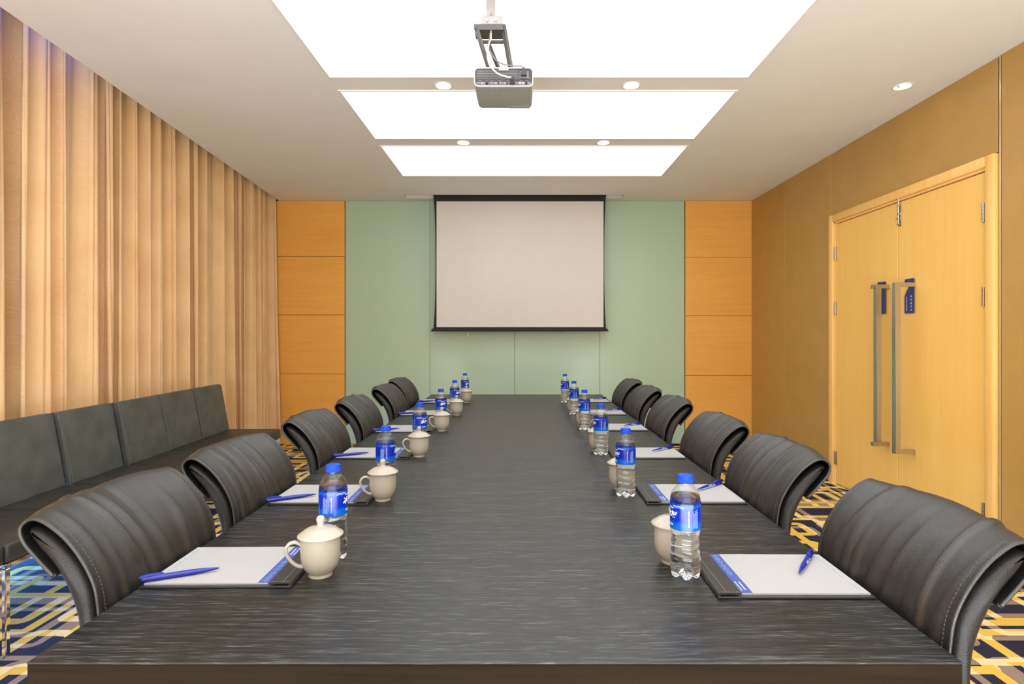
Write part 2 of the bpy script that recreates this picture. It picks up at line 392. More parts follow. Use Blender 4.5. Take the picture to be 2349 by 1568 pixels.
# left wall with its window strip behind the curtain
def quad_wall(y0, y1, z0, z1, th=0.12):
    bm = BM(); prism(bm, [(wallX(y0) - th, y0), (wallX(y0), y0), (wallX(y1), y1), (wallX(y1) - th, y1)], z0, z1); return bm
wl = obj('wall_left', quad_wall(YB, D, 0, 0.35), M['plaster']); S(wl)
obj('lintel', quad_wall(YB, D, 2.6, 3.18), M['plaster'], wl)
obj('pier', quad_wall(YB, -0.4, 0.35, 2.6), M['plaster'], wl); obj('pier', quad_wall(6.1, D, 0.35, 2.6), M['plaster'], wl)
wn = obj('window_1', (lambda bm: [prism(bm, [(wallX(y) - 0.08, y - 0.03), (wallX(y) - 0.02, y - 0.03), (wallX(y) - 0.02, y + 0.03), (wallX(y) - 0.08, y + 0.03)], 0.35, 2.6) for y in (-0.37, 0.95, 2.25, 3.55, 4.85, 6.07)] and bm)(BM()), M['white']); S(wn)
for y0, y1 in ((-0.34, 0.92), (0.98, 2.22), (2.28, 3.52), (3.58, 4.82), (4.88, 6.04)):
    bm = BM(); prism(bm, [(wallX(y0) - 0.055, y0), (wallX(y0) - 0.045, y0), (wallX(y1) - 0.045, y1), (wallX(y1) - 0.055, y1)], 0.35, 2.6)
    obj('pane', bm, M['glass'], wn)
S(obj('wall_near', bx(-3.4, XR + 0.2, YB - 0.12, YB, 0, 3.18), M['plaster']))

# back wall: orange veneer panels left and right, green glass in the middle
wb = obj('wall_back', bx(-3.4, XR + 0.12, D + 0.02, D + 0.14, 0, 3.18), M['seam']); S(wb)
def px_rows(x0, x1, zs, y, m, nm):
    for z0, z1 in zip(zs[:-1], zs[1:]):
        obj(nm, bx(x0, x1, y, y + 0.03, z0 + 0.002, z1 - 0.002, 0.0012, 1), m, wb)
px_rows(-3.15, -2.036, [0, 0.115, 0.808, 1.486, 2.16, CEIL - 0.001], D - 0.012, M['orange'], 'veneer_panel')
px_rows(1.888, XR + 0.02, [0, 0.09, 0.79, 1.476, 2.15, CEIL - 0.001], D - 0.012, M['orange'], 'veneer_panel')
gx = [-2.030, -1.055, -0.078, 0.905, 1.882]
for x0, x1 in zip(gx[:-1], gx[1:]):
    obj('glass_panel', bx(x0 + 0.0015, x1 - 0.0015, D + 0.004, D + 0.02, 0.004, CEIL - 0.002, 0.001, 1), M['green'], wb)

# right wall: bronze panels around the double door
wr = obj('wall_right', bx(XR + 0.012, XR + 0.14, YB, D + 0.05, 2.27, 3.18), M['seam']); S(wr)
obj('backing', bx(XR + 0.012, XR + 0.14, 4.92, D + 0.05, 0, 2.27), M['seam'], wr)
obj('backing', bx(XR + 0.012, XR + 0.14, YB, 3.215, 0, 2.27), M['seam'], wr)
def wp(y0, y1, z0, z1, x=XR): obj('wall_panel', bx(x, x + 0.03, y0, y1, z0, z1, 0.002, 1), M['fabric_wall'], wr)
wp(5.792, D - 0.014, 0.002, CEIL - 0.001); wp(4.936, 5.782, 0.002, CEIL - 0.001)
wp(3.205, 4.926, 2.272, CEIL - 0.001)
wp(1.60, 3.172, 0.002, CEIL - 0.001, XR - 0.004); wp(0.0, 1.59, 0.002, CEIL - 0.001, XR - 0.004); wp(-1.6, -0.01, 0.002, CEIL - 0.001, XR - 0.004)
wp(YB, -1.61, 0.002, CEIL - 0.001, XR - 0.004)
for y in (5.787, 4.931): obj('seam_strip', bx(XR + 0.004, XR + 0.012, y - 0.004, y + 0.004, 0, CEIL - 0.002), M['brass'], wr)
obj('seam_strip', bx(XR - 0.002, XR + 0.012, 3.177, 3.188, 0, CEIL - 0.002), M['brass'], wr)

# double door
d1 = S(empty('door_1'))
FW = 0.062
bm = BM()
def frame_piece(y0, y1, z0, z1):
    bx(XR - 0.022, XR + 0.10, y0, y1, z0, z1, 0.006, 2, bm)
frame_piece(3.205, 3.205 + FW, 0, 2.27); frame_piece(4.93 - FW, 4.93, 0, 2.27); frame_piece(3.205 + FW, 4.93 - FW, 2.27 - FW, 2.27)
obj('door_frame', bm, M['doorframe'], d1, True)
bm = BM()
bx(XR - 0.006, XR + 0.10, 3.205 + FW, 3.205 + FW + 0.016, 0, 2.208, 0.002, 1, bm); bx(XR - 0.006, XR + 0.10, 4.93 - FW - 0.016, 4.93 - FW, 0, 2.208, 0.002, 1, bm)
bx(XR - 0.006, XR + 0.10, 3.205 + FW, 4.93 - FW, 2.192, 2.208, 0.002, 1, bm)
obj('door_stop', bm, M['doorframe'], d1)
YM = 4.052
leaves = []
for y0, y1 in ((3.205 + FW + 0.019, YM - 0.003), (YM + 0.003, 4.93 - FW - 0.019)):
    leaves.append(obj('door_leaf', bx(XR + 0.002, XR + 0.045, y0, y1, 0.008, 2.186, 0.002, 1), M['door'], d1))
for lf, y, zs in ((leaves[0], 3.292, (1.955, 1.474, 0.24)), (leaves[1], 4.845, (1.94, 1.48, 0.224))):
    for z in zs:
        bm = BM(); bx(XR - 0.004, XR + 0.003, y - 0.012, y + 0.012, z - 0.055, z + 0.055, 0, 1, bm)
        for k in range(5): cyl(bm, (XR - 0.008, y, z - 0.044 + 0.022 * k), 0.0075, 0.0205, 12)
        obj('hinge', bm, M['steel'], lf, True)
def handle(lf, ybar, z0, z1, out=0.125, nub=0.0):
    xb = XR - out
    bm = BM()
    bx(xb - 0.012, xb + 0.024, ybar - 0.019, ybar + 0.019, z0, z1, 0.0015, 1, bm)
    for z in (z0 + 0.014, z1 - 0.014):
        bx(xb - nub, XR + 0.002, ybar - 0.016, ybar + 0.016, z - 0.014, z + 0.014, 0.0015, 1, bm)
    obj('handle', bm, M['steel'], lf)
handle(leaves[0], 3.885, 0.455, 1.608)
handle(leaves[1], 4.155, 0.455, 1.618, 0.085, 0.034)
bm = BM()
bx(XR - 0.004, XR + 0.003, YM - 0.038, YM - 0.012, 2.015, 2.17, 0.002, 1, bm)
for z in (2.03, 2.10, 2.16): bx(XR - 0.014, XR - 0.003, YM - 0.036, YM - 0.014, z - 0.007, z + 0.007, 0.002, 1, bm)
cyl(bm, (XR - 0.010, YM - 0.025, 2.125), 0.0055, 0.19, 12); cyl(bm, (XR - 0.018, YM - 0.025, 2.065), 0.005, 0.02, 10, rot=(0, R(90), 0))
bo = obj('door_bolt', bm, M['steel'], leaves[0], True); bo['label'] = 'small metal surface bolt at the top of the leaf'

# ------------------------------------------------------------------ ceiling lights
names_p = ['luminous ceiling panel at the rear end behind the camera', 'luminous ceiling panel just behind above the camera',
           'luminous ceiling panel above the near end of the table', 'nearest luminous ceiling panel in view, pierced by the projector pole',
           'middle luminous ceiling panel between the two pairs of downlights', 'farthest luminous ceiling panel, closest to the screen']
for (y0, y1), lb in zip(PANELS, names_p):
    t = empty('light_panel', ((PX0 + PX1) / 2, (y0 + y1) / 2, CEIL), label=lb, cat='ceiling light', group='luminous ceiling panels')
    hx, hy = (PX1 - PX0) / 2, (y1 - y0) / 2
    obj('diffuser', bx(-hx + 0.004, hx - 0.004, -hy + 0.004, hy - 0.004, 0.022, 0.03), M['film'], t)
    bm = BM()
    for a, b_, c, d in ((-hx - 0.012, hx + 0.012, -hy - 0.012, -hy + 0.001), (-hx - 0.012, hx + 0.012, hy - 0.001, hy + 0.012),
                        (-hx - 0.012, -hx + 0.001, -hy + 0.001, hy - 0.001), (hx - 0.001, hx + 0.012, -hy + 0.001, hy - 0.001)):
        bx(a, b_, c, d, -0.006, 0.018, 0.001, 1, bm)
    obj('frame', bm, M['white'], t)
dl_l = ['left recessed downlight between the near and middle luminous panels', 'right recessed downlight between the near and middle luminous panels',
        'left recessed downlight between the middle and far luminous panels', 'right recessed downlight between the middle and far luminous panels',
        'small recessed spotlight in the ceiling close to the bronze wall over the door', 'recessed spotlight close to the bronze wall behind the camera',
        'left recessed downlight over the near table end', 'right recessed downlight over the near table end']
for (x, y, k), lb in zip(DLS, dl_l):
    t = empty('downlight', (x, y, CEIL), label=lb, cat='ceiling light', group='recessed downlights')
    lathe_ring = BM()
    rings = []
    for a in range(32):
        A = 2 * pi * a / 32
        rings.append([(r * cos(A), r * sin(A), z) for r, z in ((0.047, 0.012), (0.046, -0.002), (0.052, -0.005), (0.060, -0.001), (0.058, 0.001))])
    rings.append(rings[0])
    loft(lathe_ring, rings, closed=False, caps=False)
    obj('trim_ring', lathe_ring, M['white'], t, 'all')
    b2 = BM(); rr = []
    for r, z in ((0.046, 0.012), (0.042, 0.035), (0.034, 0.055), (0.02, 0.062), (0.001, 0.064)):
        rr.append([(r * cos(2 * pi * i / 24), r * sin(2 * pi * i / 24), z) for i in range(24)])
    loft(b2, rr, caps=False)
    obj('reflector', b2, M['chrome'], t, 'all')
    b3 = BM(); cyl(b3, (0, 0, 0.02), 0.036 if k == 0 else 0.026, 0.006, 24, rot=(R(12), R(-15), 0))
    obj('lamp_face', b3, M['lamp'], t)

# ------------------------------------------------------------------ projection screen
ps = empty('projection_screen', (0, 6.42, CEIL), label='pull-down projection screen with black border before the green wall', cat='projection screen')
yS = 0.035
cas = BM()
bx(SLOT[0] + 0.002, SLOT[1] - 0.002, SLOT[2] - 6.42 + 0.002, SLOT[3] - 6.42 - 0.002, 0.05, 0.12, 0, 1, cas)
bx(SLOT[0] + 0.002, SLOT[1] - 0.002, SLOT[2] - 6.42 + 0.002, SLOT[2] - 6.42 + 0.012, 0.001, 0.05, 0, 1, cas)
bx(SLOT[0] + 0.12, SLOT[1] - 0.06, -0.06, 0.01, 0.03, 0.05, 0, 1, cas)
obj('casing', cas, M['white'], ps)
Zt, Zb = 0.04, 1.315 - CEIL
def scr_edge(z):        # black border curves inward at mid height (tensioned edge)
    t = (z - Zb) / (Zt - Zb); return 0.028 * (1 - (2 * t - 1) ** 2) ** 0.7
bm = BM(); rings = []
for i in range(41):
    z = Zb + (Zt - Zb) * i / 40; e = scr_edge(z)
    rings.append([(-0.99 + e, yS, z), (0.953 - e * 0.9, yS, z), (0.953 - e * 0.9, yS + 0.003, z), (-0.99 + e, yS + 0.003, z)])
obj('border_cloth', loft(bm, rings), M['black'], ps)
obj('viewing_surface', bx(-0.951, 0.921, yS - 0.002, yS, 1.343 - CEIL, 2.752 - CEIL), M['screen'], ps)
bm = BM(); box(bm, (-0.018, yS + 0.002, Zb - 0.002), (1.975, 0.028, 0.026), 0.004); box(bm, (-0.018, yS + 0.002, Zb - 0.016), (2.0, 0.012, 0.008))
obj('weight_bar', bm, M['black'], ps)
# two small fittings on the glass under the screen
tag(obj('wall_clip', bx(-0.625, -0.605, D - 0.008, D + 0.006, 1.245, 1.285, 0.002, 1), M['clear_plastic']), 'tiny pale clip on the green glass under the left part of the screen', 'clip')
tag(obj('wall_socket', bx(0.47, 0.55, D - 0.006, D + 0.006, 1.265, 1.30, 0.002, 1), M['green']), 'small green-painted socket plate under the right part of the screen', 'socket')

# ------------------------------------------------------------------ curtains
def curtain(y0, y1, seed, label, flare=0.0, zb=0.085):
    rnd = random.Random(seed); L = y1 - y0; n = int(L * 150); nz = 26
    # irregular pleats: cumulative phase
    ph = []; p = rnd.random() * 6; rate = 1.0
    for i in range(n + 1):
        if i % 22 == 0: rate = rnd.uniform(0.45, 1.7)
        p += rate * 2 * pi / 0.165 * (L / n); ph.append(p)
    amp = [0.95 + 0.50 * sin(3.1 * i / 40 + seed) * sin(i / 31.0 + 1) for i in range(n + 1)]
    grid = []
    for j in range(nz + 1):
        z = zb + (3.15 - zb) * j / nz; row = []; k = 1 - j / nz
        for i in range(n + 1):
            y = y0 + L * i / n
            u = ph[i] + 0.35 * sin(1.7 * y + seed) * k
            fold = sin(u) + 0.38 * sin(2 * u + 0.8 + k + 0.5 * sin(2.3 * y)) + 0.22 * sin(3.3 * u + 2 * k + seed)
            x = curtX(y) - 0.01 + 0.043 * amp[i] * fold * (0.75 + 0.35 * k)
            yy = y + 0.030 * amp[i] * cos(u + 0.6)
            if flare:
                e = exp(-((y - y0) / 0.05) ** 2); x -= 0.10 * e; yy += (0.07 * (1 - k)) * exp(-((y - y0) / 0.12) ** 2)
            if y > 6.3:
                e = (y - 6.3) / 0.33; x += 0.05 * e * (0.4 + k)
            row.append((x, min(yy, D - 0.016), z))
        grid.append(row)
    bm = BM(); loft(bm, grid, closed=False, caps=False)
    o = obj('curtain', bm, M['curtain'], None, 'all')
    md = o.modifiers.new('thickness', 'SOLIDIFY'); md.thickness = 0.003
    return tag(o, label, 'curtain', 'gold brown curtains along the window wall')
curtain(-2.3, 3.035, 3, 'gold-brown full-height curtain at the left picture edge, nearer the camera')
curtain(3.04, 6.60, 8, 'wide gold-brown pleated curtain behind the black bench seats', flare=1)

# ------------------------------------------------------------------ bench seats along the curtain
def bench_proto():
    w = 0.452; t = empty('bench_seat')
    # local: front edge at x=0, seat towards -x, width along +y from 0
    bm = BM(); bx(-0.455, 0, 0.002, w, 0.365, 0.445, 0.016, 3, bm)
    obj('seat_cushion', bm, M['leather_seat'], t, True)
    bm = BM(); bx(-0.002, 0.0015, 0.012, w - 0.01, 0.3795, 0.3815, 0, 1, bm)
    for k in range(28): box(bm, (-0.02 - k * 0.0145, 0.013, 0.4455), (0.009, 0.0016, 0.0014))
    obj('seat_seam', bm, M['stitch'], t)['kind'] = 'stuff'
    # leaning back cushion
    sec = [(-0.432, 0.42), (-0.50, 0.42), (-0.565, 0.805), (-0.560, 0.822), (-0.545, 0.832), (-0.515, 0.832), (-0.505, 0.82)]
    bm = BM(); rings = []
    for y, s in ((0.003, 0.93), (0.006, 0.975), (0.014, 1.0), (w - 0.012, 1.0), (w - 0.004, 0.975), (w - 0.001, 0.93)):
        cx = sum(p[0] for p in sec) / 7; cz = sum(p[1] for p in sec) / 7
        rings.append([(cx + (x - cx) * s, y, cz + (z - cz) * (1 - (1 - s) * 0.3)) for x, z in sec])
    obj('back_cushion', loft(bm, rings), M['leather_back'], t, True)
    bm = BM()
    for k in range(44):
        q = k / 44; box(bm, (-0.4325 - 0.0725 * q, 0.018, 0.45 + 0.36 * q), (0.0018, 0.0016, 0.0055), rot=(0, R(-11), 0))
    obj('back_stitching', bm, M['stitch_light'], t)['kind'] = 'stuff'
    tube_ = 0.020
    bm = BM()
    for y in (0.004, w - 0.004 - tube_): bx(-0.45, -0.008, y, y + tube_, 0.345, 0.365, 0.002, 1, bm)
    for x in (-0.45, -0.028): bx(x, x + tube_, 0.004 + tube_, w - 0.004 - tube_, 0.345, 0.365, 0.002, 1, bm)
    obj('frame', bm, M['chrome'], t)
    for x in (-0.45, -0.028):
        for y in (0.004, w - 0.004 - tube_):
            obj('leg', bx(x, x + tube_, y, y + tube_, 0.0, 0.345, 0.002, 1), M['chrome'], t)
    return t
bp = bench_proto()
B_ = [(1.77, 0.0, 'black bench seat mostly outside the left picture edge, chrome leg showing'),
      (2.23, 0.0, 'black bench seat at left picture edge above the nearest whole chrome leg'),
      (2.69, 0.000, 'black leather bench seat with the large back filling the left picture edge'),
      (3.150, 0.036, 'black leather bench seat just nearer than the widest gap in the row of backs'),
      (3.618, 0.056, 'black leather bench seat just beyond the widest gap in the row of backs'),
      (4.075, 0.052, 'black leather bench seat second from the far end of the row'),
      (4.532, 0.052, 'black leather bench seat at the far end of the row near the orange veneer')]
for i, (y, jx, lb) in enumerate(B_):
    o = bp if i == 0 else copy_tree(bp)
    o.location = (-1.992 - 0.043 * (y - 2.23) + jx - (0.022 if i > 2 else 0), y, 0); o.rotation_euler = (0, 0, R(2.5))
    tag(o, lb, 'bench seat', 'black bench seats along the curtain')

# ------------------------------------------------------------------ conference table
TX0, TX1, TY0, TY1, TZ = -0.764, 0.682, 0.888, 4.90, 0.75
tb = empty('conference_table', ((TX0 + TX1) / 2, (TY0 + TY1) / 2, 0), label='long black wood-grain conference table down the middle of the room', cat='table')
hx, hy = (TX1 - TX0) / 2, (TY1 - TY0) / 2
obj('tabletop', bx(-hx, hx, -hy, hy, TZ - 0.004, TZ, 0.0015, 2), M['table'], tb)
bm = BM(); bx(-hx + 0.0005, hx - 0.0005, -hy + 0.0005, hy - 0.0005, TZ - 0.062, TZ - 0.004, 0.001, 1, bm)
obj('table_edge', bm, M['tableside'], tb)['label'] = 'dark brown edge band'
for y in (-hy + 0.35, 0, hy - 0.35):
    obj('leg', bx(-0.28, 0.28, y - 0.03, y + 0.03, 0, TZ - 0.062, 0.003, 1), M['tableside'], tb)
obj('stretcher', bx(-0.015, 0.015, -hy + 0.38, hy - 0.38, 0.3, TZ - 0.062, 0.002, 1), M['tableside'], tb)

# ------------------------------------------------------------------ chairs (local: faces +x, table edge at x = 0, width along y)
CW = 0.405
DRAPE = [(-0.010, 0.50), (-0.008, 0.60), (-0.009, 0.70), (-0.013, 0.75), (-0.021, 0.794), (-0.042, 0.838), (-0.074, 0.880), (-0.112, 0.910), (-0.138, 0.916), (-0.156, 0.900), (-0.150, 0.874), (-0.124, 0.842), (-0.096, 0.812)]
PAD = [(-0.016, 0.44), (-0.014, 0.60), (-0.017, 0.70), (-0.023, 0.75), (-0.034, 0.795), (-0.055, 0.833), (-0.085, 0.866), (-0.112, 0.888), (-0.132, 0.897), (-0.142, 0.896), (-0.144, 0.888),
       (-0.128, 0.864), (-0.104, 0.836), (-0.082, 0.802), (-0.066, 0.765), (-0.056, 0.727), (-0.053, 0.68), (-0.052, 0.60), (-0.054, 0.44)]
def chair_bend(x, y, z, w):
    q = 1 - (2 * y / w) ** 2
    s = 0.004 + 0.026 * max(0, min(1, (z - 0.75) / 0.16))
    return (x - s * q, y, z + 0.007 * q * max(0, min(1, (z - 0.7) / 0.2)))
def make_drape(seed):
    rnd = random.Random(seed)
    prof = smooth_path([(x, 0, z) for x, z in DRAPE], 6); n = len(prof); nt = 84
    acc = [0]
    for a, b in zip(prof[:-1], prof[1:]): acc.append(acc[-1] + (b - a).length)
    creases = []
    k = -0.40
    while k < 0.42:
        creases.append((k, rnd.uniform(-0.22, 0.30), rnd.uniform(0.0045, 0.0095) * rnd.choice((1, 1, -0.7)), rnd.uniform(0.016, 0.034), rnd.uniform(0.12, 0.30), rnd.uniform(0.14, 0.26)))
        k += rnd.uniform(0.045, 0.10)
    grid = []
    for i, p in enumerate(prof):
        t_ = (prof[min(i + 1, n - 1)] - prof[max(i - 1, 0)]).normalized(); nr = Vector((t_.z, 0, -t_.x))
        row = []
        s = acc[i]
        for j in range(nt + 1):
            v = j / nt - 0.5; y = v * CW
            h = 0
            for c0, sl, a, sg, sc, sw in creases:
                c = c0 + sl * (s - sc)
                h += a * exp(-((v - c) / sg) ** 2) * exp(-((s - sc) / sw) ** 4)
            edge = 1 - (2 * abs(v)) ** 8
            h *= edge
            h += 0.0018 * sin(9 * v + 14 * s + seed) * edge
            q = p + nr * h
            row.append(chair_bend(q.x if q.x < -0.003 or q.z > 0.78 else -0.003, y, q.z, CW))
        grid.append(row)
    bm = BM(); loft(bm, grid, closed=False, caps=False)
    return bm, [[g[0] for g in grid], [g[-1] for g in grid], grid[-1]]
def chair_proto(seed, base=None):
    t = empty('meeting_chair')
    if base is None:
        bm = BM(); rings = []
        cx = sum(p[0] for p in PAD) / len(PAD); prof = [(p.x, p.z) for p in smooth_path([(x, 0, z) for x, z in PAD], 3)]
        ys = [-0.5, -0.49, -0.465] + [-0.4 + 0.1 * k for k in range(9)] + [0.465, 0.49, 0.5]
        for v in ys:
            e = {0.5: 0.010, 0.49: 0.004}.get(abs(v), 0.0)
            ring = []
            for k, (x, z) in enumerate(prof):
                a = Vector(prof[(k + 1) % len(prof)]) - Vector(prof[k - 1]); a.normalize() if a.length else None
                ring.append(chair_bend(x + (-a.y) * e * (1 if True else 0) if False else x - a.y * e, v * CW, z + a.x * e, CW))
            rings.append(ring)
        obj('backrest', loft(bm, rings), M['leather_pad'], t, True)
        bm = BM(); box(bm, (0.20, 0, 0.445), (0.45, CW + 0.02, 0.075), 0.022, 4)
        obj('seat', bm, M['leather'], t, True)
        bm = BM(); bx(-0.02, 0.41, -0.20, 0.20, 0.385, 0.412, 0.004, 1, bm); obj('seat_frame', bm, M['black'], t)
        for x, y in ((0.0, -0.175), (0.0, 0.175), (0.385, -0.175), (0.385, 0.175)):
            bm = BM(); loft(bm, [[(x + a * 0.013 * s - (0.02 if x < 0.1 else -0.005) * (1 - z / 0.39), y + b_ * 0.013 * s, z) for a, b_ in ((-1, -1), (1, -1), (1, 1), (-1, 1))] for z, s in ((0, 0.9), (0.39, 1.35))])
            obj('leg', bm, M['black'], t)
    else:
        for ch in base.children:
            if ch.name.split('.')[0] not in ('leather_drape', 'piping', 'stitching'): copy_tree(ch, t)
    bm, edges = make_drape(seed)
    dr = obj('leather_drape', bm, M['leather'], t, 'all')
    md = dr.modifiers.new('thickness', 'SOLIDIFY'); md.thickness = 0.005; md.offset = 0
    for e in edges[:2]:
        b2 = BM(); tube(b2, e, 0.0036, 8); obj('piping', b2, M['leather'], t, 'all')
    b2 = BM(); tube(b2, edges[2], 0.004, 8); obj('piping', b2, M['leather'], t, 'all')
    b2 = BM()
    for e, sgn in ((edges[0], 1), (edges[1], -1)):
        for a, c in zip(e[8:-30:1], e[9:-29:1]):
            m_ = (Vector(a) + Vector(c)) / 2 + Vector((0.0052, 0.010 * sgn, 0.0015)); dv = Vector(c) - Vector(a)
            box(b2, m_, (0.0011, 0.0011, dv.length * 0.62), rot=(0, math.atan2(dv.x, dv.z), 0))
    obj('stitching', b2, M['stitch'], t)['kind'] = 'stuff'
    return t
cp = [chair_proto(11)]
for s in (23, 37, 58): cp.append(chair_proto(s, cp[0]))
ORD = ['nearest the camera', 'second from the camera', 'third from the camera', 'fourth from the camera', 'fifth from the camera', 'farthest from the camera']
LC = [(1.262, 0, 0.5), (1.775, 0, -1.0), (2.435, -0.004, 0), (3.06, -0.004, 0.5), (3.79, -0.008, 0), (4.38, -0.04, -1)]
RC = [(1.142, 0, 0.5), (1.77, 0, -0.5), (2.34, 0.004, 0), (3.04, 0.004, 0), (3.68, 0.004, 0.6), (4.27, 0.008, 0)]
used = set()
def put_chair(idx, x, y, rz, label, group):
    p = cp[idx]; o = p if idx not in used else copy_tree(p); used.add(idx)
    o.location = (x, y, 0); o.rotation_euler = (0, 0, rz); tag(o, label, 'chair', group)
for i, (y, dx, a) in enumerate(LC):
    put_chair((0, 1, 2, 3, 1, 2)[i], TX0 - 0.003 + dx, y, R(a), 'black leather chair with draped back, curtain side of table, ' + ORD[i], 'black leather chairs on the curtain side')
for i, (y, dx, a) in enumerate(RC):
    put_chair((3, 0, 1, 2, 0, 3)[i], TX1 + 0.003 + dx, y, R(180 + a), 'black leather chair with draped back, door side of table, ' + ORD[i], 'black leather chairs on the door side')

# ------------------------------------------------------------------ folders with pads (local: long side x, flap on +x)
def folder_proto():
    t = empty('writing_folder'); W_, H_ = 0.302, 0.215; hw, hh = W_ / 2, H_ / 2
    obj('cover', bx(-hw, hw, -hh, hh, 0, 0.004, 0.0018, 2), M['folder'], t, True)
    # folded-over flap on +x, rolled at its outer edge
    sec = [(hw - 0.046, 0.0105), (hw - 0.008, 0.0105)] + [(hw - 0.006 + 0.0058 * cos(a), 0.0052 + 0.0053 * sin(a)) for a in [pi / 2 - pi * k / 8 for k in range(9)]] + \
          [(hw - 0.012, 0.0015), (hw - 0.010, 0.0035)] + [(hw - 0.008 + 0.0032 * cos(a), 0.0055 + 0.0022 * sin(a)) for a in [-pi / 3 + pi * 0.8 * k / 5 for k in range(6)]] + [(hw - 0.046, 0.0078)]
    bm = BM(); loft(bm, [[(x, y, z) for x, z in sec] for y in (-hh + 0.0015, hh - 0.0015)])
    obj('flap', bm, M['folder'], t, True)
    bm = BM()
    for s in (-1, 1):
        for k in range(46): box(bm, (-hw + 0.012 + k * 0.0055, s * (hh - 0.0045), 0.0042), (0.0036, 0.0008, 0.0006))
        for k in range(7): box(bm, (hw - 0.044 + k * 0.0055, s * (hh - 0.006), 0.0107), (0.0036, 0.0008, 0.0006))
    for k in range(37): box(bm, (hw - 0.018, -hh + 0.01 + k * 0.0055, 0.0107), (0.0008, 0.0036, 0.0006))
    obj('stitching', bm, M['stitch_light'], t)['kind'] = 'stuff'
    pw0, pw1, ph = -hw + 0.006, hw - 0.048 + 0.012, hh - 0.009
    pad = obj('paper_pad', bx(pw0, pw1, -ph, ph, 0.0042, 0.0074), M['paper'], t)
    obj('print_band', bx(hw - 0.070, hw - 0.046, -ph + 0.0002, ph - 0.0002, 0.0074, 0.0076), M['blue_band'], pad)
    bm = BM()
    # white imprint at one end of the band, fine line drawing along the rest
    me = text_mesh('MEETING ROOM', 0.0055); add_mesh(bm, me, Matrix.Translation((hw - 0.053, ph - 0.032, 0.00775)) @ Matrix.Rotation(R(90), 4, 'Z'))
    bx(hw - 0.0622, hw - 0.0602, ph - 0.05, ph - 0.014, 0.0076, 0.0078, 0, 1, bm)
    obj('band_lettering', bm, M['print_white'], pad)
    bm = BM()
    def ln(x0, y0, x1, y1): box(bm, ((x0 + x1) / 2, (y0 + y1) / 2, 0.0077), (abs(x1 - x0) + 0.0004, abs(y1 - y0) + 0.0004, 0.0002))
    x0 = hw - 0.068
    for yb in (-0.09, -0.075, -0.058, -0.036, -0.02, 0.0):
        ln(x0 + 0.003, yb, x0 + 0.014, yb); ln(x0 + 0.014, yb, x0 + 0.014, yb + 0.009); ln(x0 + 0.006, yb + 0.009, x0 + 0.014, yb + 0.009); ln(x0 + 0.006, yb + 0.003, x0 + 0.006, yb + 0.009)
    ln(x0 + 0.010, -0.095, x0 + 0.010, 0.02)
    obj('band_drawing', bm, M['print_pale'], pad)
    bm = BM()
    for y0, y1 in ((-0.09, 0.03), (0.04, 0.075)): box(bm, (pw0 + 0.014, (y0 + y1) / 2, 0.0075), (0.0006, y1 - y0, 0.0002))
    box(bm, (pw0 + 0.010, 0.07, 0.0075), (0.0008, 0.03, 0.0002))
    obj('margin_line', bm, M['ink'], pad)
    return t
fp = folder_proto()
LF = [(-0.612, 1.253, 0.8), (-0.606, 1.815, 0.3), (-0.610, 2.445, 0), (-0.610, 3.078, 0), (-0.612, 3.70, 0), (-0.612, 4.36, 0)]
RF = [(0.528, 1.207, -0.4), (0.524, 1.82, 0), (0.524, 2.447, 0), (0.519, 3.13, 0), (0.514, 3.73, 0), (0.514, 4.395, 0)]
k = 0
for side, LL in (('curtain', LF), ('door', RF)):
    for i, (x, y, a) in enumerate(LL):
        o = fp if k == 0 else copy_tree(fp); k += 1
        o.location = (x, y, TZ + 0.0005); o.rotation_euler = (0, 0, R(a + (0 if side == 'curtain' else 180)))
        tag(o, 'black folder with white pad, %s side of table, %s' % (side, ORD[i]), 'folder', 'writing folders on the table')

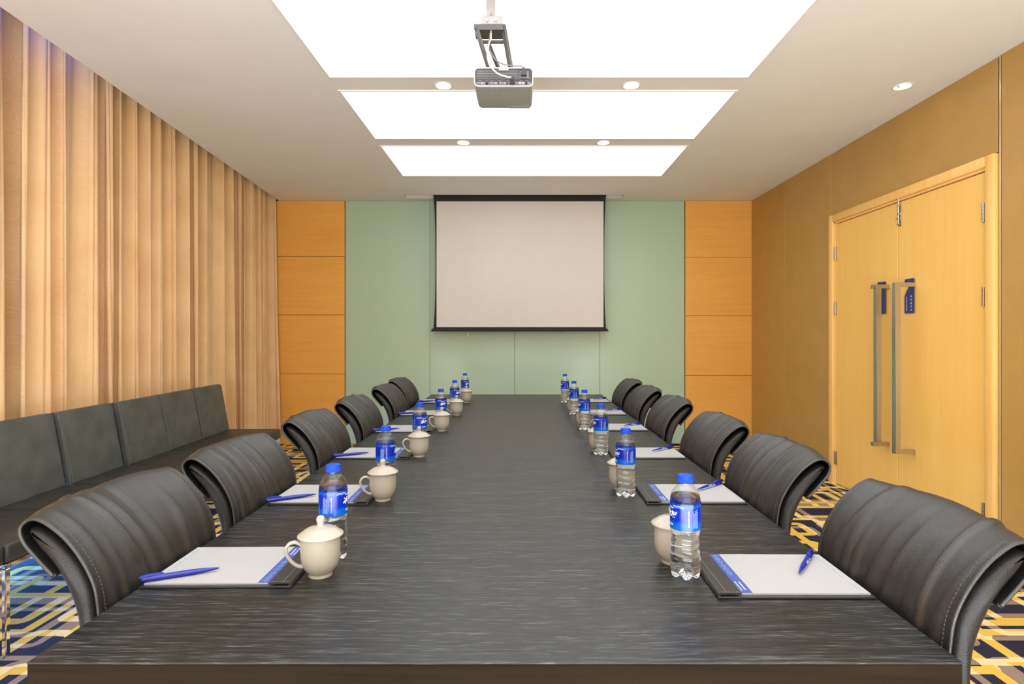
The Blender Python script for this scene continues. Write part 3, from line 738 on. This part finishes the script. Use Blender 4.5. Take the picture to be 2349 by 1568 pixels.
# ------------------------------------------------------------------ pens (local: tip at origin, along +x, lying at z = r)
def pen_proto():
    t = empty('ballpoint_pen'); r = 0.0056
    prof = [(0.0008, 0.0), (0.0016, 0.002), (0.0030, 0.012), (0.0046, 0.030), (r, 0.052), (r, 0.100), (0.0060, 0.104), (0.0062, 0.118), (0.0056, 0.136), (0.0040, 0.1395), (0.0005, 0.140)]
    bm = BM(); lathe(bm, prof, 20)
    for v in bm.verts: v.co = (v.co.z, v.co.x, v.co.y + r + 0.0004)
    bmesh.ops.recalc_face_normals(bm, faces=bm.faces)
    obj('barrel', bm, M['pen'], t, True)
    bm = BM(); sec = smooth_path([(0.100, 0, 0.0122), (0.112, 0, 0.0142), (0.128, 0, 0.0142), (0.1405, 0, 0.0125), (0.1425, 0, 0.007)], 4)
    rings = [[(p.x, -0.0036, p.z - 0.0026), (p.x, 0.0036, p.z - 0.0026), (p.x, 0.0030, p.z + 0.0010), (p.x, -0.0030, p.z + 0.0010)] for p in sec]
    loft(bm, rings); obj('clip', bm, M['pen'], t, True)
    # pale half shell along one side
    bm = BM(); rings = []
    for rr, xx in [(0.0020, 0.004), (0.0034, 0.014), (0.0049, 0.031), (r + 0.0003, 0.052), (r + 0.0003, 0.098)]:
        rings.append([(xx, -rr * cos(a), r + 0.0004 + rr * sin(a)) for a in [R(-60) + R(60) * q / 6 for q in range(7)]])
    loft(bm, rings, closed=False, caps=False); g = obj('grip_strip', bm, M['pen_white'], t, 'all'); g['label'] = 'pale strip along the lower side'
    bm = BM(); me = text_mesh('贵宾酒店', 0.0050)
    add_mesh(bm, me, fn=lambda c: (0.066 + c.x, -(r + 0.0005) * cos(c.y / r + 0.5), r + 0.0004 + (r + 0.0005) * sin(c.y / r + 0.5)))
    me2 = text_mesh('HOTEL', 0.0036); add_mesh(bm, me2, fn=lambda c: (0.086 + c.x, -(r + 0.0005) * cos(c.y / r + 0.5), r + 0.0004 + (r + 0.0005) * sin(c.y / r + 0.5)))
    obj('imprint', bm, M['print_white'], t)
    return t
pp = pen_proto()
def put_pen(k, tip, end, z, label, group):
    o = pp if k == 0 else copy_tree(pp)
    a = math.atan2(end[1] - tip[1], end[0] - tip[0])
    o.location = (tip[0], tip[1], z); o.rotation_euler = (0, 0, a); tag(o, label, 'pen', group)
    return o
PZ = TZ + 0.0005 + 0.0078
LP = [((-0.637, 1.2135), (-0.757, 1.157)), ((-0.634, 1.777), (-0.750, 1.711)), ((-0.639, 2.407), (-0.754, 2.350)), ((-0.642, 3.036), (-0.757, 2.978)), ((-0.642, 3.662), (-0.757, 3.607)), ((-0.642, 4.315), (-0.757, 4.262))]
RP = [((0.573, 1.187), (0.655, 1.300)), ((0.560, 1.830), (0.668, 1.922)), ((0.556, 2.445), (0.667, 2.533)), ((0.556, 3.12), (0.667, 3.21)), ((0.552, 3.74), (0.662, 3.825)), ((0.552, 4.40), (0.660, 4.49))]
k = 0
for side, LL in (('curtain', LP), ('door', RP)):
    for i, (tp, en) in enumerate(LL):
        put_pen(k, tp, en, PZ, 'blue pen lying on a pad, %s side of table, %s' % (side, ORD[i]), 'blue pens on the pads'); k += 1

# ------------------------------------------------------------------ mugs (local: handle towards -x)
def mug_proto():
    t = empty('lidded_mug')
    out = [(0.0240, 0.0), (0.0245, 0.002), (0.0238, 0.006), (0.0262, 0.009), (0.0330, 0.017), (0.0378, 0.028), (0.0398, 0.042), (0.0402, 0.060), (0.0400, 0.0825)]
    inn = [(0.0380, 0.0825), (0.0378, 0.045), (0.0300, 0.017), (0.012, 0.010), (0.0005, 0.0095)]
    P = [(0.0005, 0.003), (0.020, 0.003)] + out + inn
    bm = BM(); lathe(bm, P, 56); obj('body', bm, M['ceramic'], t, True)
    P = [(0.0005, 0.0795), (0.034, 0.0795), (0.0365, 0.083), (0.0462, 0.0838), (0.0470, 0.0852), (0.0455, 0.0872), (0.040, 0.0905), (0.030, 0.0975), (0.018, 0.1020), (0.0085, 0.1035), (0.0070, 0.1055),
         (0.0072, 0.1100), (0.0085, 0.1145), (0.0088, 0.1180), (0.0072, 0.1225), (0.0040, 0.1246), (0.0005, 0.125)]
    bm = BM(); lathe(bm, P, 56); obj('lid', bm, M['ceramic'], t, 'all')
    path = smooth_path([(-0.0375, 0, 0.068), (-0.048, 0, 0.0745), (-0.060, 0, 0.0735), (-0.0675, 0, 0.064), (-0.0655, 0, 0.050), (-0.056, 0, 0.035), (-0.045, 0, 0.0255), (-0.0345, 0, 0.0225)], 6)
    bm = BM(); tube(bm, path, lambda q: 0.0052 - 0.0012 * sin(pi * q), 12, 1.15, 0.85); obj('handle', bm, M['ceramic'], t, 'all')
    return t
mp = mug_proto()
LM = [(-0.423, 1.212, 22), (-0.425, 1.765, 26), (-0.426, 2.398, 24), (-0.42, 3.036, 24), (-0.409, 3.63, 24), (-0.411, 4.302, 20)]
RM = [(0.3366, 1.282, 208), (0.328, 1.89, 232), (0.3347, 2.51, 225), (0.341, 3.18, 190), (0.338, 3.75, 235), (0.343, 4.40, 235)]
k = 0
for side, LL in (('curtain', LM), ('door', RM)):
    for i, (x, y, a) in enumerate(LL):
        o = mp if k == 0 else copy_tree(mp); k += 1
        o.location = (x, y, TZ + 0.0004); o.rotation_euler = (0, 0, R(a))
        tag(o, 'cream mug with knobbed lid, %s side of table, %s' % (side, ORD[i]), 'mug', 'lidded mugs on the table')

# ------------------------------------------------------------------ water bottles (local: logo faces +x)
def bottle_proto():
    t = empty('water_bottle')
    P = [(0.006, 0.006), (0.020, 0.0006), (0.0265, 0.0015), (0.0298, 0.007), (0.0310, 0.016), (0.0312, 0.024), (0.0303, 0.030), (0.0312, 0.036), (0.0312, 0.044), (0.0299, 0.049), (0.0306, 0.055),
         (0.0304, 0.062), (0.0290, 0.067), (0.0297, 0.073), (0.0294, 0.079), (0.0281, 0.084), (0.0287, 0.089), (0.0300, 0.094), (0.0309, 0.099), (0.0309, 0.103), (0.0309, 0.130), (0.0309, 0.158),
         (0.0312, 0.161), (0.0306, 0.165), (0.0298, 0.169), (0.0278, 0.175), (0.0246, 0.181), (0.0205, 0.1865), (0.0166, 0.1905), (0.0146, 0.193), (0.0143, 0.1965), (0.0143, 0.203)]
    pr = [(p.x, p.z) for p in smooth_path([(r, 0, z) for r, z in P], 2)]
    def mod(a, r, z, off=0.0):
        if z < 0.022:
            q = 0.5 + 0.5 * cos(5 * a); k_ = (1 - z / 0.022)
            r2 = r * (1 - 0.13 * (1 - q) * k_); z2 = z + 0.0085 * (1 - q) ** 1.5 * k_
            return r2 - off, z2 + off
        if z < 0.095:
            w = sin(pi * (z - 0.022) / 0.073); return r + 0.0007 * w * sin(2 * a + 90 * z) - off, z + 0.0018 * w * sin(3 * a)
        return r - off, z
    bm = BM(); lathe(bm, pr, 60, mod)
    obj('bottle_shell', bm, M['bottle'], t, 'all')
    wp_ = [(r, z) for r, z in pr if z < 0.171] + [(0.0285, 0.1712), (0.001, 0.1712)]
    bm = BM(); lathe(bm, wp_, 60, lambda a, r, z: (max(0.0008, mod(a, r, z, 0.0007)[0]), min(mod(a, r, z, 0.0007)[1], 0.1712)))
    obj('water', bm, M['water'], t, True)
    bm = BM(); rr = 0.0155
    def cm(a, r, z): return (r + (0.00035 if 0.1985 < z < 0.2105 and r > 0.015 else 0) * cos(40 * a), z)
    lathe(bm, [(0.0005, 0.1968), (0.0152, 0.1968), (0.0158, 0.1972), (0.0158, 0.1990), (rr, 0.1994), (rr, 0.2100), (0.0148, 0.2122), (0.0130, 0.2128), (0.0005, 0.2128)], 80, cm)
    obj('cap', bm, M['cap'], t, True)
    # wrap-around label, open cylinder strip with thickness
    bm = BM(); rings = []
    n = 64
    for k_ in range(n + 1):
        a = 2 * pi * k_ / n; rings.append([(r_ * cos(a), r_ * sin(a), z_) for r_, z_ in ((0.0311, 0.1035), (0.0315, 0.1035), (0.0315, 0.158), (0.0311, 0.158), (0.0311, 0.1035))])
    loft(bm, rings, closed=False, caps=False)
    lb = obj('label', bm, M['label'], t, True)
    Rr = 0.03165
    def wrap(ang, z0): return lambda c: (Rr * cos(ang + c.x / Rr), Rr * sin(ang + c.x / Rr), z0 + c.y)
    def strip(bm_, a0, a1, z0, z1):
        m_ = 12; v0 = None
        for q in range(m_ + 1):
            a = a0 + (a1 - a0) * q / m_; v = (bm_.verts.new((Rr * cos(a), Rr * sin(a), z0)), bm_.verts.new((Rr * cos(a), Rr * sin(a), z1)))
            if v0: bm_.faces.new((v0[0], v[0], v[1], v0[1]))
            v0 = v
    bm = BM()
    for txt, size, ang, z, rot, bold in (('冰露', 0.0165, 0.0, 0.1335, 0, 0.0004), ('饮用水', 0.0052, 0.0, 0.1125, 0, 0.0001), ('ICE DEW', 0.0045, 0.0, 0.1470, 0, 0.0001),
                                         ('PACKAGED WATER', 0.0038, 1.35, 0.129, 90, 0), ('PACKAGED WATER', 0.0038, -1.35, 0.129, 90, 0)):
        me = text_mesh(txt, size, bold=bold, shear=0.25 if size > 0.01 else 0)
        add_mesh(bm, me, Matrix.Rotation(R(rot), 4, 'Z'), wrap(ang, z))
    strip(bm, 0.25, 1.0, 0.1525, 0.1532); strip(bm, -1.0, -0.25, 0.1525, 0.1532); strip(bm, 0.3, 1.0, 0.1500, 0.1505); strip(bm, -1.0, -0.3, 0.1500, 0.1505)
    obj('label_lettering', bm, M['print_white'], lb)
    bm = BM(); rnd = random.Random(5)
    for col in range(7):
        for ang0 in (-1.65, 1.65, 3.1):
            a = ang0 + (-0.33 if ang0 < 0 else 0.0) + col * 0.055; z = 0.110
            while z < 0.148 - 0.008 * rnd.random():
                h_ = rnd.uniform(0.001, 0.003); strip(bm, a, a + 0.022, z, z + h_); z += h_ + 0.0008
    obj('fine_print', bm, M['print_pale'], lb)
    return t
btp = bottle_proto()
LB = [(-0.425, 1.300, -2), (-0.436, 1.850, 6), (-0.438, 2.480, -45), (-0.436, 3.118, -60), (-0.430, 3.712, -40), (-0.430, 4.387, -50)]
RB = [(0.343, 1.204, -170), (0.327, 1.805, -168), (0.3355, 2.43, -170), (0.3365, 3.07, -165), (0.334, 3.66, -170), (0.3257, 4.31, -160)]
k = 0
for side, LL in (('curtain', LB), ('door', RB)):
    for i, (x, y, a) in enumerate(LL):
        o = btp if k == 0 else copy_tree(btp); k += 1
        o.location = (x, y, TZ + 0.0004); o.rotation_euler = (0, 0, R(a))
        tag(o, 'water bottle with blue cap and label, %s side of table, %s' % (side, ORD[i]), 'bottle', 'water bottles on the table')

# ------------------------------------------------------------------ projector and ceiling mount
pj = empty('projector', (-0.077, 2.50, 2.335), label='grey and white projector hanging from the ceiling mount, sockets facing the camera', cat='projector')
def rrect(w, h, r, n=5):
    pts = []
    for cx, cy, a0 in ((w / 2 - r, h / 2 - r, 0), (-w / 2 + r, h / 2 - r, 90), (-w / 2 + r, -h / 2 + r, 180), (w / 2 - r, -h / 2 + r, 270)):
        for k_ in range(n + 1): a = R(a0 + 90 * k_ / n); pts.append((cx + r * cos(a), cy + r * sin(a)))
    return pts
PH = 0.080
bm = BM(); rings = []
for y, w, h in ((0.004, 0.254, PH), (0.12, 0.258, PH + 0.001), (0.235, 0.254, PH), (0.247, 0.248, PH - 0.006), (0.250, 0.236, PH - 0.016)):
    rings.append([(x, y, z + PH / 2) for x, z in rrect(w, h, 0.017)])
obj('shell', loft(bm, rings), M['projector'], pj, True)
outer = rrect(0.256, PH + 0.002, 0.018); inner = rrect(0.249, PH - 0.006, 0.016)
bm = BM(); loft(bm, [[(x, 0.006, z + PH / 2) for x, z in outer], [(x, -0.002, z + PH / 2) for x, z in outer], [(x, -0.002, z + PH / 2) for x, z in inner], [(x, 0.006, z + PH / 2) for x, z in inner]], caps=False)
obj('rim', bm, M['rim_white'], pj, True)
bp_ = obj('rear_panel', (lambda b: loft(b, [[(x, 0.003, z + PH / 2) for x, z in inner], [(x, 0.0005, z + PH / 2) for x, z in inner]]))(BM()), M['dark_plastic'], pj)
bm = BM()
for i in range(6): bx(-0.118, 0.118 if i == 0 else 0.066, -0.0005, 0.001, 0.0335 + i * 0.0068, 0.0360 + i * 0.0068, 0, 1, bm)
obj('vent_rib', bm, M['mid_plastic'], bp_)
obj('port_plate', bx(-0.112, 0.119, -0.001, 0.001, 0.0055, 0.0185), M['mid_plastic'], bp_)
def port(x, w, m='black', h=0.006): bm = BM(); box(bm, (x, -0.0022, 0.0115), (w, 0.003, h), 0.0015 if w > 0.008 else 0, 1); return obj('port', bm, M[m], bp_)
for x in (-0.104, -0.045, -0.005):
    port(x, 0.015, 'mid_plastic')
    for s in (-1, 1):
        bm = BM(); cyl(bm, (x + s * 0.0105, -0.0025, 0.012), 0.0024, 0.005, 8, rot=(R(90), 0, 0)); obj('port_screw', bm, M['brass'], bp_)
port(-0.073, 0.012, 'black', 0.011)
for x in (-0.059, -0.021, 0.0155): bm = BM(); cyl(bm, (x, -0.002, 0.0115), 0.0036, 0.004, 14, rot=(R(90), 0, 0)); obj('port', bm, M['black'], bp_)
for x, m in ((0.059, 'print_red'), (0.0715, 'rim_white'), (0.084, 'cable_cream')):
    bm = BM(); cyl(bm, (x, -0.003, 0.0125), 0.0042, 0.007, 16, rot=(R(90), 0, 0)); obj('port', bm, M[m], bp_, True)
bm = BM(); cyl(bm, (0.0985, -0.002, 0.0120), 0.005, 0.004, 18, rot=(R(90), 0, 0)); obj('port', bm, M['black'], bp_, True)
obj('power_inlet', bx(0.068, 0.110, -0.0015, 0.001, 0.0335, 0.066, 0.002, 1), M['mid_plastic'], bp_)
bm = BM()
add_mesh(bm, text_mesh('LAN', 0.0052), Matrix.Translation((-0.1, -0.0008, 0.0625)) @ Matrix.Rotation(R(90), 4, 'X'))
for x, s in ((-0.104, 'RS-232'), (-0.073, 'LAN'), (-0.052, 'AUDIO'), (-0.018, 'COMPUTER'), (0.022, 'COMPUTER 1'), (0.075, 'VIDEO'), (0.1, 'S-VIDEO')):
    add_mesh(bm, text_mesh(s, 0.0032), Matrix.Translation((x, -0.0008, 0.0245)) @ Matrix.Rotation(R(90), 4, 'X'))
obj('port_lettering', bm, M['mount'], bp_)
bm = BM(); bx(-0.022, 0.022, -0.006, 0.0, 0.066, 0.076, 0.003, 2, bm); obj('sensor_window', bm, M['mount'], pj, True)
# underside controls
bm = BM()
for x in (-0.052, -0.031, 0.024, 0.045): cyl(bm, (x, 0.022, -0.0006), 0.0065, 0.003, 18)
bmesh.ops.create_cone(bm, cap_ends=True, segments=24, radius1=0.0135, radius2=0.0125, depth=0.003, matrix=Matrix.Translation((-0.004, 0.022, -0.0006)))
obj('control_button', bm, M['projector'], pj, True)
bm = BM(); bx(0.02, 0.118, 0.222, 0.240, -0.0012, 0.0, 0, 1, bm); bx(0.075, 0.118, 0.203, 0.208, -0.0008, 0.0, 0, 1, bm)
obj('rating_plate', bm, M['mount'], pj)
bm = BM(); cyl(bm, (0.07, 0.252, 0.04), 0.028, 0.02, 28, rot=(R(90), 0, 0)); obj('lens', bm, M['black'], pj, True)

mt = empty('projector_mount', (-0.138, 2.60, CEIL), label='grey metal projector mount with square ceiling pole and hinged arms', cat='projector mount')
bm = BM(); bx(-0.0205, 0.0205, -0.0205, 0.0205, -0.125, 0.37, 0.002, 1, bm)
obj('pole', bm, M['mount'], mt)
bm = BM(); bx(-0.052, 0.052, -0.03, 0.03, -0.002 + 0.012, 0.022, 0.002, 1, bm); obj('ceiling_collar', bm, M['white'], mt)
bm = BM(); bx(-0.044, 0.052, -0.032, 0.030, -0.168, -0.120, 0.003, 1, bm); obj('tilt_joint', bm, M['mount'], mt)
for x, z in ((-0.014, -0.142), (0.024, -0.142), (0.003, -0.107)):
    bm = BM(); cyl(bm, (x, -0.035 if z < -0.12 else -0.022, z), 0.0065, 0.010, 8, rot=(R(90), 0, 0)); obj('bolt', bm, M['steel'], mt)
bm = BM(); cyl(bm, (-0.026, 0.0, -0.112), 0.004, 0.014, 8, rot=(0, R(90), 0)); obj('bolt', bm, M['steel'], mt)
bm = BM(); bx(-0.072, 0.068, -0.055, 0.06, -0.180, -0.172, 0.001, 1, bm); bx(-0.072, 0.068, -0.058, -0.054, -0.197, -0.172, 0.0, 1, bm)
obj('plate', bm, M['mount_dark'], mt)
def bar_between(name, p, q, w, d, m):
    p, q = Vector(p), Vector(q); v = q - p; bm = BM()
    mt_ = Matrix.Translation((p + q) / 2) @ v.to_track_quat('Z', 'X').to_matrix().to_4x4()
    g = bmesh.ops.create_cube(bm, size=1, matrix=mt_ @ Matrix.Diagonal((d, w, v.length, 1)))
    es = list({e for vv in g['verts'] for e in vv.link_edges}); bmesh.ops.bevel(bm, geom=es, offset=0.001, segments=1, affect='EDGES')
    return obj(name, bm, m, mt)
zt = -0.376
bar_between('arm', (-0.062, -0.052, -0.186), (-0.004, -0.03, zt + 0.012), 0.026, 0.012, M['mount_dark'])
bar_between('arm', (0.058, -0.052, -0.176), (0.092, -0.03, zt + 0.012), 0.026, 0.012, M['mount_dark'])
bar_between('arm', (-0.012, 0.045, -0.21), (0.058, 0.08, zt + 0.008), 0.022, 0.010, M['mount_dark'])
bar_between('cross_bar', (-0.055, 0.0, -0.222), (0.062, 0.0, -0.222), 0.012, 0.012, M['mount_dark'])
bm = BM(); bx(-0.03, 0.13, -0.06, 0.11, zt - 0.007, zt + 0.002, 0.002, 1, bm); obj('projector_plate', bm, M['mount_dark'], mt)
def cable(name, pts, r, m, label):
    bm = BM(); tube(bm, smooth_path(pts, 8), r, 10); o = obj(name, bm, m, None, 'all'); tag(o, label, 'cable'); return o
X0, Y0, Z0 = pj.location
cb = cable('video_cable', [(-0.136, 2.565, 2.62), (-0.135, 2.555, 2.57), (-0.142, 2.52, 2.53), (-0.146, 2.485, 2.46), (-0.133, 2.472, 2.41), (-0.102, 2.465, 2.375), (-0.062, 2.466, 2.361), (-0.042, 2.474, 2.3625)], 0.0036, M['cable_cream'], 'cream video cable curving down from the mount into the projector sockets')
bm = BM(); bx(-0.051, -0.028, 2.478, 2.497, 2.341, 2.353, 0.002, 1, bm); bx(-0.048, -0.034, 2.470, 2.482, 2.350, 2.367, 0.002, 1, bm)
obj('plug', bm, M['dark_plastic'], cb)
cb = cable('power_cable', [(-0.140, 2.563, 2.60), (-0.142, 2.55, 2.55), (-0.138, 2.51, 2.50), (-0.118, 2.49, 2.452), (-0.085, 2.482, 2.425), (-0.040, 2.476, 2.413), (-0.005, 2.474, 2.411), (0.008, 2.478, 2.404)], 0.0028, M['mid_plastic'], 'thin grey power cable hanging from the mount to the projector inlet')
bm = BM(); loft(bm, [[(0.010 + a * w, 2.484 + b_ * 0.008, z) for a, b_ in ((-1, -1), (1, -1), (1, 1), (-1, 1))] for z, w in ((2.374, 0.013), (2.386, 0.012), (2.398, 0.006), (2.407, 0.004))])
obj('plug', bm, M['dark_plastic'], cb)

# ------------------------------------------------------------------ blue door hangers
def hanger(y, z, label, text, x=XR - 0.006):
    t = empty('door_hanger', (x, y, z), label=label, cat='door sign', group='blue hangers on the door handles')
    # card in the yz plane; width 0.095 (y), height 0.235; image-left = +y
    w, h = 0.0475, 0.1175
    out = [(w, -h), (w, 0.000), (0.030, 0.030), (0.004, 0.062), (-0.006, 0.084), (0.004, 0.100), (0.022, 0.100), (0.034, 0.088), (0.046, 0.080), (w, 0.095), (w - 0.004, h), (-w + 0.004, h), (-w, h - 0.004), (-w, -h + 0.004), (-w + 0.004, -h)]
    me = curve_fill('card', [out], -0.0015, 0.0015)
    # curve plane (a, b) -> (y = a, z = b)
    me.transform(Matrix(((0, 0, 1, 0), (1, 0, 0, 0), (0, 1, 0, 0), (0, 0, 0, 1))))
    obj('card', me, M['sign'], t)
    if text:
        bm = BM()
        Mt = Matrix(((0, 0, -1, -0.0019), (-1, 0, 0, 0), (0, 1, 0, 0), (0, 0, 0, 1)))   # text x -> -y, text y -> z, facing -x
        for i, ch in enumerate('会议进行中'):
            add_mesh(bm, text_mesh(ch, 0.0155, bold=0.0003), Mt @ Matrix.Translation((0.022, -0.004 - i * 0.0235, 0)))
        add_mesh(bm, text_mesh('Meeting in Progress', 0.0118, bold=0.0002), Mt @ Matrix.Translation((-0.026, -0.052, 0)) @ Matrix.Rotation(R(90), 4, 'Z'))
        obj('lettering', bm, M['print_white'], t)
    return t
hanger(3.922, 1.521, 'blue Meeting in Progress card hanging on the right-hand door handle', True)
hanger(4.225, 1.527, 'blue card half hidden behind the left-hand door handle', False)
